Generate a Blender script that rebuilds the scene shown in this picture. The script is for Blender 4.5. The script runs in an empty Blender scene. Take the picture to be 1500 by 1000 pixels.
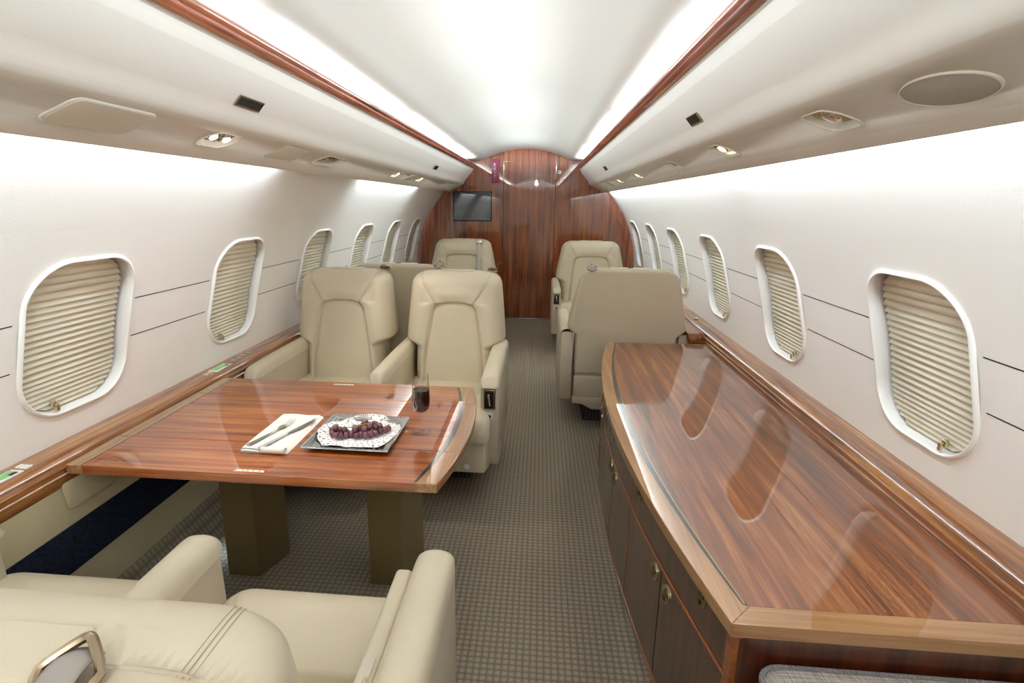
import bpy, bmesh, math, random
from mathutils import Vector, Matrix
random.seed(7)
C = bpy.context.scene.collection
SC = bpy.context.scene
PI = math.pi
# ------------------------------------------------------------------ camera
F, CX, CY = 792.33, 723.18, 489.74
PITCH, YAW, ROLL = map(math.radians, (-13.6555, -4.7543, 0.6322))
fwd = Vector((math.sin(YAW)*math.cos(PITCH), math.cos(YAW)*math.cos(PITCH), math.sin(PITCH)))
rt0 = Vector((math.cos(YAW), -math.sin(YAW), 0)); up0 = rt0.cross(fwd)
rt = rt0*math.cos(ROLL)+up0*math.sin(ROLL); up = -rt0*math.sin(ROLL)+up0*math.cos(ROLL)
cam = bpy.data.cameras.new('camera'); cam_o = bpy.data.objects.new('camera', cam); C.objects.link(cam_o)
m = Matrix((rt, up, -fwd)).transposed().to_4x4(); m.translation = Vector((0.1819, 0, 1.3464)); cam_o.matrix_world = m
cam.sensor_width = 36; cam.lens = 36*F/1500
cam.shift_x = (750-CX)/1500; cam.shift_y = -(500-CY)/1500
cam.clip_start = .02
SC.camera = cam_o
# ------------------------------------------------------------------ world, view, lights
w = bpy.data.worlds.new('world'); SC.world = w; w.use_nodes = True
w.node_tree.nodes['Background'].inputs[0].default_value = (.8, .88, 1, 1)
w.node_tree.nodes['Background'].inputs[1].default_value = .3
SC.view_settings.view_transform = 'Standard'; SC.view_settings.look = 'None'
SC.view_settings.gamma = 1; SC.view_settings.use_curve_mapping = False
SC.view_settings.exposure = 0.25
SC.cycles.max_bounces = 14; SC.cycles.diffuse_bounces = 8; SC.cycles.glossy_bounces = 5
SC.cycles.transmission_bounces = 8; SC.cycles.transparent_max_bounces = 12
SC.cycles.caustics_reflective = False; SC.cycles.caustics_refractive = False
SC.cycles.sample_clamp_indirect = 4

def area(name, loc, direction, sx, sy, power, col, along=Vector((0, 1, 0))):
    l = bpy.data.lights.new(name, 'AREA'); l.shape = 'RECTANGLE'; l.size = sx; l.size_y = sy
    l.energy = power; l.color = col
    o = bpy.data.objects.new(name, l); C.objects.link(o)
    z = -Vector(direction).normalized(); y = along; x = y.cross(z).normalized(); y = z.cross(x)
    mm = Matrix((x, y, z)).transposed().to_4x4(); mm.translation = Vector(loc); o.matrix_world = mm
    return o
COOL = (.80, .915, 1.0); WARM = (1.0, .93, .82)
P_COVE, P_WASH = 15.5, 5.0      # watts per metre of strip
for s in (-1, 1):
    for k in range(5):            # cove strips hidden behind the wooden rails, shining over the ceiling
        y0 = -1.5+k*1.5
        area('cove_strip_light', (s*.644, y0+.70, 1.769), (-s, 0, .40), .026, 1.36, P_COVE*1.36, COOL)
for s, segs in ((-1, ((-1.5, 2.25), (3.35, 4.9))), (1, ((-1.5, 2.4), (2.45, 6.2)))):
    for a, b in segs:             # wall wash strips hidden above the valance edge
        area('wall_wash_strip_light', (s*.8565, (a+b)/2, 1.514), (s*1, 0, -.75), .016, b-a, P_WASH*(b-a), COOL)
def spot(name, loc, tgt, power, size=1.2, blend=.6, col=WARM, r=.012):
    l = bpy.data.lights.new(name, 'SPOT'); l.energy = power; l.color = col; l.spot_size = size; l.spot_blend = blend
    l.shadow_soft_size = r
    o = bpy.data.objects.new(name, l); C.objects.link(o); o.location = loc
    o.rotation_euler = (Vector(tgt)-Vector(loc)).to_track_quat('-Z', 'Y').to_euler()
    return o
# reading lamps in the valance undersides, and ceiling dome lamps of the aft cabin behind the viewer
spot('reading_lamp_light', (-.765, 1.60, 1.50), (-.45, 1.6, .6), 14)
spot('reading_lamp_light', (-.765, 2.48, 1.50), (-.5, 2.55, .8), 9)
spot('reading_lamp_light', (-.74, 3.66, 1.51), (-.6, 3.7, .8), 6)
spot('reading_lamp_light', (.765, 1.25, 1.50), (.75, 1.35, .575), 5)
spot('reading_lamp_light', (.765, 1.95, 1.50), (.7, 2.1, .575), 6, .8)
spot('reading_lamp_light', (.765, 2.62, 1.50), (.75, 2.62, .5), 6, .8)
spot('reading_lamp_light', (.78, 3.6, 1.50), (.7, 3.9, .5), 6)
def point(name, loc, power, col=(.93, .96, 1.0), r=.04):
    l = bpy.data.lights.new(name, 'POINT'); l.energy = power; l.color = col; l.shadow_soft_size = r
    o = bpy.data.objects.new(name, l); C.objects.link(o); o.location = loc; return o
spot('dome_lamp_light', (.05, -.75, 1.80), (.05, -.35, 1.0), 16, 2.85, .5, (.93, .96, 1.0), .03)
spot('dome_lamp_light', (.05, -.30, 1.84), (.05, .1, 1.0), 6, 2.85, .5, (.93, .96, 1.0), .02)

# ------------------------------------------------------------------ materials
def lin(c):
    if isinstance(c, str):
        c = [int(c[i:i+2], 16)/255 for i in (0, 2, 4)]
    return tuple((x/12.92 if x <= .04045 else ((x+.055)/1.055)**2.4) for x in c)+(1,)
def mat(name, base='ffffff', rough=.5, metal=0, coat=0, coat_r=.03, spec=.5, trans=0, ior=1.45, emit=None, es=0, sheen=0):
    mt = bpy.data.materials.new(name); mt.use_nodes = True
    p = mt.node_tree.nodes['Principled BSDF']
    p.inputs['Base Color'].default_value = lin(base); p.inputs['Roughness'].default_value = rough
    p.inputs['Metallic'].default_value = metal; p.inputs['Coat Weight'].default_value = coat
    p.inputs['Coat Roughness'].default_value = coat_r; p.inputs['Specular IOR Level'].default_value = spec
    p.inputs['Transmission Weight'].default_value = trans; p.inputs['IOR'].default_value = ior
    p.inputs['Sheen Weight'].default_value = sheen
    if emit: p.inputs['Emission Color'].default_value = lin(emit); p.inputs['Emission Strength'].default_value = es
    return mt
class NT:
    def __init__(s, mt): s.t = mt.node_tree; s.p = s.t.nodes['Principled BSDF']
    def n(s, typ, **kw):
        nd = s.t.nodes.new(typ)
        for k, v in kw.items(): setattr(nd, k, v)
        return nd
    def l(s, a, b): s.t.links.new(a, b)
    def coord(s, scale=(1, 1, 1), rot=(0, 0, 0), out='Object'):
        tc = s.n('ShaderNodeTexCoord'); mp = s.n('ShaderNodeMapping')
        mp.inputs['Scale'].default_value = scale; mp.inputs['Rotation'].default_value = rot
        s.l(tc.outputs[out], mp.inputs['Vector']); return mp.outputs['Vector']
    def noise(s, vec, scale=1, detail=4, rough=.55, dist=0):
        nd = s.n('ShaderNodeTexNoise'); s.l(vec, nd.inputs['Vector'])
        nd.inputs['Scale'].default_value = scale; nd.inputs['Detail'].default_value = detail
        nd.inputs['Roughness'].default_value = rough; nd.inputs['Distortion'].default_value = dist
        return nd.outputs['Fac']
    def ramp(s, fac, stops):
        r = s.n('ShaderNodeValToRGB'); e = r.color_ramp.elements
        while len(e) < len(stops): e.new(.5)
        for i, (p_, c) in enumerate(stops): e[i].position = p_; e[i].color = lin(c)
        s.l(fac, r.inputs['Fac']); return r.outputs['Color']
    def bump(s, h, strength=.2, dist=.001):
        b = s.n('ShaderNodeBump'); b.inputs['Strength'].default_value = strength; b.inputs['Distance'].default_value = dist
        s.l(h, b.inputs['Height']); s.l(b.outputs['Normal'], s.p.inputs['Normal']); return b
    def math(s, op, a, b=None):
        nd = s.n('ShaderNodeMath', operation=op)
        for i, v in enumerate((a, b)):
            if v is None: continue
            if isinstance(v, (int, float)): nd.inputs[i].default_value = v
            else: s.l(v, nd.inputs[i])
        return nd.outputs[0]
    def mix(s, fac, a, b, mode='MIX'):
        nd = s.n('ShaderNodeMix', data_type='RGBA', blend_type=mode)
        for i, v in ((0, fac), (6, a), (7, b)):
            if isinstance(v, (int, float)): nd.inputs[i].default_value = v
            elif isinstance(v, str): nd.inputs[i].default_value = lin(v)
            else: s.l(v, nd.inputs[i])
        return nd.outputs[2]

def wood(name, cols, axis='X', rot=0, fine=1.0, coat=1.0, rough=.35, wob=.0):
    """straight grained lacquered veneer; cols dark -> light; axis = grain direction"""
    mt = mat(name, rough=rough, coat=coat, coat_r=.012, spec=.4); t = NT(mt)
    mt.node_tree.nodes['Principled BSDF'].inputs['Coat IOR'].default_value = 1.85
    k = {'X': (1.3, 30, 30), 'Y': (30, 1.3, 30), 'Z': (30, 30, 1.3)}[axis]
    k = tuple(v*fine for v in k)
    v = t.coord(k, (0, 0, rot))
    n1 = t.noise(v, 1.25, 7, .6, .5)
    k2 = {'X': (6, 320, 320), 'Y': (320, 6, 320), 'Z': (320, 320, 6)}[axis]
    n2 = t.noise(t.coord(k2, (0, 0, rot)), 1, 3, .5)
    n3 = t.noise(t.coord((1.5, 1.5, 1.5)), 1.6, 2)
    f = t.math('ADD', t.math('MULTIPLY', n1, .72), t.math('MULTIPLY', n2, .16))
    f = t.math('ADD', f, t.math('MULTIPLY', n3, .14))
    n = len(cols)
    c = t.ramp(f, [(.36+.30*i/(n-1), cols[i]) for i in range(n)])
    t.l(c, t.p.inputs['Base Color'])
    return mt
M = {}
M['wood_table'] = wood('walnut veneer of the table', ['562a10', '843f1a', '9c5122', 'b0662f', 'be7b44'], 'X')
M['wood_side'] = wood('walnut veneer of the sideboard', ['3f1d0b', '613012', '783f1d', '8c5129', 'a06b40'], 'Y', rot=math.radians(-9))
M['wood_band'] = wood('pale walnut crossband', ['825832', '976a40', 'a97c50', 'b48a5f'], 'Y', fine=1.4)
M['wood_band_x'] = wood('pale walnut crossband across', ['865a33', '996c41', 'a97d50', 'b3895e'], 'X', fine=1.4)
M['wood_rail'] = wood('lacquered walnut rail', ['4a2612', '6c3c1b', '885228', 'a06a38', 'b5844c'], 'Y', fine=1.3)
M['wood_crown'] = wood('red walnut cove rail', ['5a2412', '7c3a20', '96502f', 'a86441'], 'Y', fine=1.3)
M['wood_bulk'] = wood('rosewood veneer of the bulkhead', ['4a1f09', '6a2f11', '823f1a', '964e23', 'a8622f'], 'Z', fine=.95)
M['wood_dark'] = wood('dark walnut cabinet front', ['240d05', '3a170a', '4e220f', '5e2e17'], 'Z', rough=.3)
M['wood_edge'] = wood('orange walnut lipping', ['6e3415', '8a4820', 'a35a2b'], 'Y')
M['wood_reveal'] = mat('near-black joint brown', '140a06', .8)  # near-black brown shared by joints, pinstripes, carcass and toe kick
M['inlay'] = mat('black inlay', '17191c', .25, coat=1)

def fabric(name, base, scale=900, strength=.15, rough=.7, vary=.04, stretch=(1, 1, 1)):
    mt = mat(name, base, rough, spec=.3); t = NT(mt)
    v = t.coord(stretch)
    n = t.noise(v, scale, 2, .5); t.bump(n, strength, .0006)
    big = t.noise(v, 3, 3); b = lin(base)
    return mt
M['wall'] = fabric('white embossed vinyl wall lining', 'ebe8e2', 260, .35, .55, stretch=(1, .35, 1.6))
M['ceiling'] = fabric('pale headliner fabric', 'd2cfc6', 300, .3, .6, stretch=(.4, 1, 1.6))
M['valance'] = fabric('stone coloured valance lining', 'e6e3db', 300, .25, .55, stretch=(1, .4, 1))
M['white_plastic'] = mat('white window bezel plastic', 'f3f1ec', .28, coat=.3)
M['panel_plastic'] = mat('cream access panel plastic', 'd6cfc0', .5)
M['navy'] = mat('navy gap backing', '0b1440', .6)  # colours in the dark gap beside each shade
M['shade'] = mat('cream pleated shade cloth', 'f2edda', .75, spec=.2)
def thin_glass(name, f0, gloss_rough=.02, power=4.0, edge=.8):
    """thin clear sheet: see-through, reflecting more towards grazing angles"""
    mt = bpy.data.materials.new(name); mt.use_nodes = True
    nt = mt.node_tree; nt.nodes.clear()
    o_ = nt.nodes.new('ShaderNodeOutputMaterial'); mx = nt.nodes.new('ShaderNodeMixShader'); tr = nt.nodes.new('ShaderNodeBsdfTransparent')
    gl = nt.nodes.new('ShaderNodeBsdfGlossy'); lw = nt.nodes.new('ShaderNodeLayerWeight'); gl.inputs['Roughness'].default_value = gloss_rough
    lw.inputs['Blend'].default_value = .5
    p_ = nt.nodes.new('ShaderNodeMath'); p_.operation = 'POWER'; p_.inputs[1].default_value = power
    m_ = nt.nodes.new('ShaderNodeMath'); m_.operation = 'MULTIPLY_ADD'; m_.inputs[1].default_value = edge; m_.inputs[2].default_value = f0
    nt.links.new(lw.outputs['Facing'], p_.inputs[0]); nt.links.new(p_.outputs[0], m_.inputs[0]); nt.links.new(m_.outputs[0], mx.inputs[0])
    nt.links.new(tr.outputs[0], mx.inputs[1]); nt.links.new(gl.outputs[0], mx.inputs[2]); nt.links.new(mx.outputs[0], o_.inputs[0])
    return mt
M['pane'] = thin_glass('clear dust pane', .04, edge=.5, power=5)

def leather(name, base, dark):
    mt = mat(name, base, .42, spec=.4, sheen=.05); t = NT(mt)
    v = t.coord()
    vo = t.n('ShaderNodeTexVoronoi'); vo.inputs['Scale'].default_value = 420; t.l(v, vo.inputs['Vector'])
    wr = t.noise(v, 9, 3, .5, .6)
    h = t.math('ADD', t.math('MULTIPLY', vo.outputs['Distance'], .05), t.math('MULTIPLY', wr, 1.6))
    t.bump(h, .35, .004)
    c = t.mix(t.noise(v, 5, 3), base, dark); t.l(c, t.p.inputs['Base Color'])
    return mt
M['leather'] = leather('cream leather', 'd8cfb9', 'cfc4ab')
M['leather_shell'] = leather('taupe leather of the seat shells', 'c7bca8', 'bcb099')
M['dado'] = leather('olive cream leather panel', 'cdc3a2', 'c4b996')
M['seam'] = mat('leather seam thread', 'ab9f82', .7)
M['brass'] = mat('polished champagne brass', 'cdbf98', .18, metal=1)
M['bronze'] = mat('brushed bronze', 'a5917a', .25, metal=1)
M['steel'] = mat('polished stainless steel', 'd6d6d4', .16, metal=1)
M['chrome'] = mat('bright chrome', 'f0eeea', .08, metal=1)
M['black'] = mat('black plastic', '0d0d10', .35)
M['screen'] = mat('dark screen glass', '343a48', .05, coat=1, coat_r=.0, spec=1)  # bluish base carries part of the cabin's reflection in the screen
M['lcd'] = mat('green backlit display', '6fa06a', .3, emit='6fae68', es=.35)
M['sign'] = mat('maroon sign face', '8c2f4c', .35, coat=.6)
M['white'] = mat('white lettering', 'f4f2ee', .5)
M['belt'] = mat('grey webbing', '9b948c', .6)
M['belt_light'] = mat('pale webbing', 'c9c5bd', .6)
M['linen'] = fabric('white linen', 'f1efea', 500, .4, .85)
M['paper'] = mat('white paper', 'f5f4f6', .8)
M['lamp_glow'] = mat('lit bulb', 'ffffff', .3, emit='fff1dc', es=14)
M['lamp_warm'] = mat('warm lit reflector', 'fff2cc', .3, emit='ffe9b4', es=1.6)
M['gold_dish'] = mat('gold lamp dish', 'c9b88a', .3, metal=.6)
M['silver'] = mat('silver tray metal', 'c9ccce', .16, metal=1)
M['grille'] = mat('speaker cloth', 'b3aca4', .8)
t = NT(M['grille']); v = t.coord((1, 1, 1)); wv = t.n('ShaderNodeTexWave'); wv.inputs['Scale'].default_value = 120; wv.bands_direction = 'Y'; t.l(v, wv.inputs['Vector']); t.bump(wv.outputs['Fac'], .6, .001)
M['bronze_leg'] = mat('dark bronze lacquered pedestal', '6e5e3a', .3, coat=.4, coat_r=.12)
M['glass'] = thin_glass('clear wine glass', .05, .01, 2.6, .75)
M['wine'] = mat('dark red wine', '25030c', .02, coat=.2)
M['stem_green'] = mat('green grape stem', '8f9440', .6)
M['grape'] = mat('red grape skin', '6d3038', .25, coat=.4, coat_r=.15)
t = NT(M['grape']); oi = t.n('ShaderNodeObjectInfo'); nz = t.noise(t.coord((1, 1, 1)), 60, 3)
c = t.mix(t.math('ADD', t.math('MULTIPLY', oi.outputs['Random'], .6), t.math('MULTIPLY', nz, .5)), '351a26', '7c4650'); t.l(c, t.p.inputs['Base Color'])
M['grey_weave'] = mat('grey checked upholstery', '9a9690', .9); t = NT(M['grey_weave'])
v = t.coord((1, 1, 1)); a1 = t.noise(t.coord((380, 10, 10)), 1, 2); a2 = t.noise(t.coord((10, 380, 10)), 1, 2)
c = t.ramp(t.math('MULTIPLY', t.math('ADD', a1, a2), .5), [(.38, '6d6a6c'), (.5, '96928c'), (.62, 'b9b4a4')]); t.l(c, t.p.inputs['Base Color']); t.bump(t.math('ADD', a1, a2), .4, .001)
M['piping'] = mat('grey woven piping', '7d7b7c', .9); t = NT(M['piping']); wv = t.n('ShaderNodeTexWave'); wv.inputs['Scale'].default_value = 60; t.l(t.coord(), wv.inputs['Vector']); t.bump(wv.outputs['Fac'], .8, .002)
# carpet: woven loops in a 2 cm grid
def carpet(name, dark, midc, light, p=.021):
    mt = mat(name, midc, .95, spec=.1); t = NT(mt)
    tc = t.n('ShaderNodeTexCoord'); sep = t.n('ShaderNodeSeparateXYZ'); t.l(tc.outputs['Object'], sep.inputs[0])
    wob = t.math('MULTIPLY', t.math('SUBTRACT', t.noise(t.coord(), 45, 2), .5), .006)
    hs = []
    for a in ('X', 'Y'):
        s_ = t.math('SINE', t.math('MULTIPLY', t.math('ADD', sep.outputs[a], wob), PI/p))
        hs.append(t.math('POWER', t.math('ABSOLUTE', s_), .6))
    hz = t.math('MULTIPLY', hs[0], hs[1])
    fz = t.noise(t.coord(), 330, 3, .7)
    h = t.math('ADD', t.math('MULTIPLY', hz, .55), t.math('MULTIPLY', fz, .75))
    c = t.ramp(h, [(.2, dark), (.62, midc), (.98, light)]); t.l(c, t.p.inputs['Base Color'])
    t.bump(h, .9, .004); return mt
M['carpet'] = carpet('brown grey woven carpet', '655d51', '8c8272', 'aaa08f')
M['carpet_dark'] = carpet('dark plinth carpet', '1e1b1c', '3f3a38', '5c5552')
M['navy_carpet'] = mat('dark navy ribbed carpet', '171b28', .95, spec=.1); t = NT(M['navy_carpet'])
n = t.noise(t.coord((120, 60, 240)), 1.2, 3, .7); t.l(t.ramp(n, [(.35, '0b0d15'), (.65, '2c3245')]), t.p.inputs['Base Color']); t.bump(n, .8, .003)

# ------------------------------------------------------------------ mesh helpers
def link(name, verts, faces, material, parent=None, smooth=True, angle=None, mesh=None):
    if mesh is None:
        me = bpy.data.meshes.new(name); me.from_pydata([tuple(v) for v in verts], [], faces); me.update()
        bm = bmesh.new(); bm.from_mesh(me); bmesh.ops.recalc_face_normals(bm, faces=bm.faces); bm.to_mesh(me); bm.free()
        me.materials.append(material)
        if smooth:
            me.shade_smooth()
            if angle is not None and hasattr(me, 'set_sharp_from_angle'): me.set_sharp_from_angle(angle=math.radians(angle))
    else: me = mesh
    o = bpy.data.objects.new(name, me); C.objects.link(o)
    if parent is not None: o.parent = parent
    return o
def tag(o, label=None, cat=None, group=None, kind=None):
    if label: o['label'] = label
    if cat: o['category'] = cat
    if group: o['group'] = group
    if kind: o['kind'] = kind
    return o
def empty(name, loc=(0, 0, 0), rz=0, label=None, cat=None, group=None, kind=None):
    o = bpy.data.objects.new(name, None); C.objects.link(o); o.location = loc; o.rotation_euler = (0, 0, rz)
    o.empty_display_size = .05
    return tag(o, label, cat, group, kind)
class MB:
    def __init__(s): s.v = []; s.f = []
    def add(s, vs, fs):
        b = len(s.v); s.v += [Vector(v) for v in vs]; s.f += [tuple(i+b for i in f) for f in fs]; return s
    def box(s, c, d, bev=0, seg=3, rot=None):
        bm = bmesh.new(); bmesh.ops.create_cube(bm, size=1)
        for v in bm.verts: v.co = Vector((v.co.x*d[0], v.co.y*d[1], v.co.z*d[2]))
        if bev: bmesh.ops.bevel(bm, geom=list(bm.edges), offset=bev, segments=seg, profile=.5, affect='EDGES')
        vs = [v.co.copy() for v in bm.verts]
        if rot is not None: vs = [rot @ v for v in vs]
        s.add([v+Vector(c) for v in vs], [[v.index for v in f.verts] for f in bm.faces]); bm.free(); return s
    def grid(s, fn, nu, nv, wrap=False):
        vs = [fn(i/nu, j/nv) for j in range(nv+1) for i in range(nu+(0 if wrap else 1))]
        W = nu if wrap else nu+1
        fs = [(j*W+i, j*W+(i+1) % W, (j+1)*W+(i+1) % W, (j+1)*W+i) for j in range(nv) for i in range(nu)]
        return s.add(vs, fs)
    def tube(s, pts, r, n=8, closed=False, caps=True):
        pts = [Vector(p) for p in pts]; N = len(pts); rs = r if isinstance(r, (list, tuple)) else [r]*N
        prev = None; vs = []
        for i, p in enumerate(pts):
            a = pts[(i-1) % N] if (closed or i > 0) else p; b = pts[(i+1) % N] if (closed or i < N-1) else p
            d = (b-a).normalized()
            if prev is None: u = d.orthogonal().normalized()
            else: u = (prev-d*prev.dot(d)).normalized()
            prev = u; w_ = d.cross(u)
            vs += [p+(u*math.cos(2*PI*k/n)+w_*math.sin(2*PI*k/n))*rs[i] for k in range(n)]
        fs = []
        for i in range(N if closed else N-1):
            j = (i+1) % N
            fs += [(i*n+k, i*n+(k+1) % n, j*n+(k+1) % n, j*n+k) for k in range(n)]
        if caps and not closed: fs += [tuple(range(n))[::-1], tuple((N-1)*n+k for k in range(n))]
        return s.add(vs, fs)
    def lathe(s, prof, c=(0, 0, 0), n=32, mtx=None):
        vs = []
        for r, z in prof:
            for k in range(n):
                p = Vector((r*math.cos(2*PI*k/n), r*math.sin(2*PI*k/n), z))
                if mtx is not None: p = mtx @ p
                vs.append(p+Vector(c))
        fs = [(i*n+k, i*n+(k+1) % n, (i+1)*n+(k+1) % n, (i+1)*n+k) for i in range(len(prof)-1) for k in range(n)]
        if prof[0][0] > 1e-5: fs.append(tuple(range(n))[::-1])
        if prof[-1][0] > 1e-5: fs.append(tuple((len(prof)-1)*n+k for k in range(n)))
        return s.add(vs, fs)
    def prism(s, poly, z0, z1, bev=0, fn=None):
        """poly (x,y) extruded z0..z1 with optional top/bottom bevel inset"""
        n = len(poly); c = Vector((sum(p[0] for p in poly)/n, sum(p[1] for p in poly)/n))
        def ins(k):
            out = []
            for i in range(n):
                a, b, d = Vector(poly[i-1]), Vector(poly[i]), Vector(poly[(i+1) % n])
                e1 = (b-a); e2 = (d-b)
                if e1.length < 1e-9 or e2.length < 1e-9: out.append(b); continue
                e1.normalize(); e2.normalize(); n1 = Vector((-e1.y, e1.x)); n2 = Vector((-e2.y, e2.x))
                nn = (n1+n2); nn = nn.normalized() if nn.length > 1e-6 else n1
                out.append(b+nn*k/max(.35, nn.dot(n1)))
            return out
        area_ = sum(poly[i-1][0]*poly[i][1]-poly[i][0]*poly[i-1][1] for i in range(n))
        sg = 1 if area_ > 0 else -1
        rings = [(0, z0), (0, z1)] if not bev else [(bev, z0), (bev*.3, z0+bev*.3), (0, z0+bev), (0, z1-bev), (bev*.3, z1-bev*.3), (bev, z1)]
        vs = []
        for k, z in rings: vs += [(p[0], p[1], z) for p in (ins(k*sg) if k else [Vector(q) for q in poly])]
        if fn: vs = [fn(v) for v in vs]
        R_ = len(rings)
        fs = [(i*n+k, i*n+(k+1) % n, (i+1)*n+(k+1) % n, (i+1)*n+k) for i in range(R_-1) for k in range(n)]
        fs += [tuple(range(n))[::-1], tuple((R_-1)*n+k for k in range(n))]
        return s.add(vs, fs)
    def build(s, name, material, parent=None, smooth=True, angle=35):
        return link(name, s.v, s.f, material, parent, smooth, angle)
def extrude(prof, y0, y1, closed=True, ny=1):
    mb = MB(); n = len(prof); vs = []
    for j in range(ny+1):
        y = y0+(y1-y0)*j/ny; vs += [(p[0], y, p[1]) for p in prof]
    fs = [(j*n+k, j*n+(k+1) % n, (j+1)*n+(k+1) % n, (j+1)*n+k) for j in range(ny) for k in range(n if closed else n-1)]
    if closed: fs += [tuple(range(n)), tuple(ny*n+k for k in range(n))[::-1]]
    return mb.add(vs, fs)
def rrect(w_, h_, r, n=8):
    pts = []
    r = min(r, w_/2, h_/2)
    for cx, cy, a0 in ((w_/2-r, h_/2-r, 0), (-w_/2+r, h_/2-r, 90), (-w_/2+r, -h_/2+r, 180), (w_/2-r, -h_/2+r, 270)):
        for k in range(n+1):
            a = math.radians(a0+90*k/n); pts.append((cx+r*math.cos(a), cy+r*math.sin(a)))
    return pts
def smooth01(x, a, b):
    t_ = max(0, min(1, (x-a)/(b-a))); return t_*t_*(3-2*t_)

# ------------------------------------------------------------------ cabin shell
R, HC = 1.25, .632
YB, YR = 6.357, -1.7
Y0, PITCHW, WW, WH, WR, WS = 1.4879, .8693, .4044, .4934, .1353, .3237
def cyl(side, y, s, n=0):
    a = s/R; return Vector((side*(R+n)*math.cos(a), y, HC+(R+n)*math.sin(a)))
def rect_dir(w2, h2, a):
    c, s_ = math.cos(a), math.sin(a)
    k = min(w2/abs(c) if abs(c) > 1e-9 else 1e9, h2/abs(s_) if abs(s_) > 1e-9 else 1e9); return (c*k, s_*k)
def ray_rrect(pts_w, pts_h, r, a):
    # intersection of a ray with a rounded rectangle by bisection
    c, s_ = math.cos(a), math.sin(a)
    lo, hi = 0, 1
    for _ in range(26):
        k = (lo+hi)/2; x, y = abs(c*k), abs(s_*k)
        ins = x < pts_w/2 and y < pts_h/2
        if ins and x > pts_w/2-r and y > pts_h/2-r:
            ins = (x-pts_w/2+r)**2+(y-pts_h/2+r)**2 < r*r
        if ins: lo = k
        else: hi = k
    return (c*lo, s_*lo)
S_LO, S_HI, S_TOP = -.02, .66, 1.02
for side, nm in ((-1, 'wall_left'), (1, 'wall_right')):
    mb = MB()
    bays = [(Y0+k*PITCHW) for k in range(6)]
    yl = bays[0]-PITCHW/2
    NA, NR = 64, 9
    for yc in bays:
        yh = min(yc+PITCHW/2, YB+.01)
        vs = []
        for j in range(NR+1):
            t_ = j/NR
            for k in range(NA):
                a = 2*PI*(k+.5)/NA
                ix, iy = ray_rrect(WW-.012, WH-.012, WR-.006, a)
                cdir = (math.cos(a), math.sin(a))
                # outer rectangle of the bay, off-centre
                x1 = (yh-yc) if cdir[0] > 0 else (PITCHW/2); h1 = (S_HI-WS) if cdir[1] > 0 else (WS-S_LO)
                ox, oy = rect_dir(x1, h1, a)
                x, y = ix+(ox-ix)*t_, iy+(oy-iy)*t_
                vs.append(cyl(side, yc+x, WS+y))
        # snap the four corners of the bay
        fs = [(j*NA+k, j*NA+(k+1) % NA, (j+1)*NA+(k+1) % NA, (j+1)*NA+k) for j in range(NR) for k in range(NA)]
        mb.add(vs, fs)
        for sy, ss in ((yh, S_HI), (yc-PITCHW/2, S_HI), (yc-PITCHW/2, S_LO), (yh, S_LO)):
            # corner fill triangle between the two ring vertices beside each corner
            best = sorted(range(NA), key=lambda k: (vs[NR*NA+k]-cyl(side, sy, ss)).length)[:2]
            mb.add([vs[NR*NA+best[0]], vs[NR*NA+best[1]], cyl(side, sy, ss)], [(0, 1, 2)])
    mb.grid(lambda u, v_: cyl(side, YR+(YB-YR)*u, S_HI+(S_TOP-S_HI)*v_), 1, 12)
    mb.grid(lambda u, v_: cyl(side, YR+(yl-YR)*u, S_LO+(S_HI-S_LO)*v_), 1, 16)
    wl = mb.build(nm, M['wall'], angle=60); tag(wl, kind='structure')
    # brown pinstripes between the windows
    for k in range(-1, 6):
        ya = Y0+k*PITCHW+WW/2+.018; yb_ = Y0+(k+1)*PITCHW-WW/2-.018
        if k == -1: ya = yb_-.42
        if k == 5: yb_ = YB-.02
        if yb_-ya < .03: continue
        for s0 in (.3942, .2562):
            m2 = MB(); m2.grid(lambda u, v_: cyl(side, ya+(yb_-ya)*u, s0-.0016+.0032*v_, -.0006), 1, 1)
            m2.build('pinstripe', M['wood_reveal'], wl)
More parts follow.
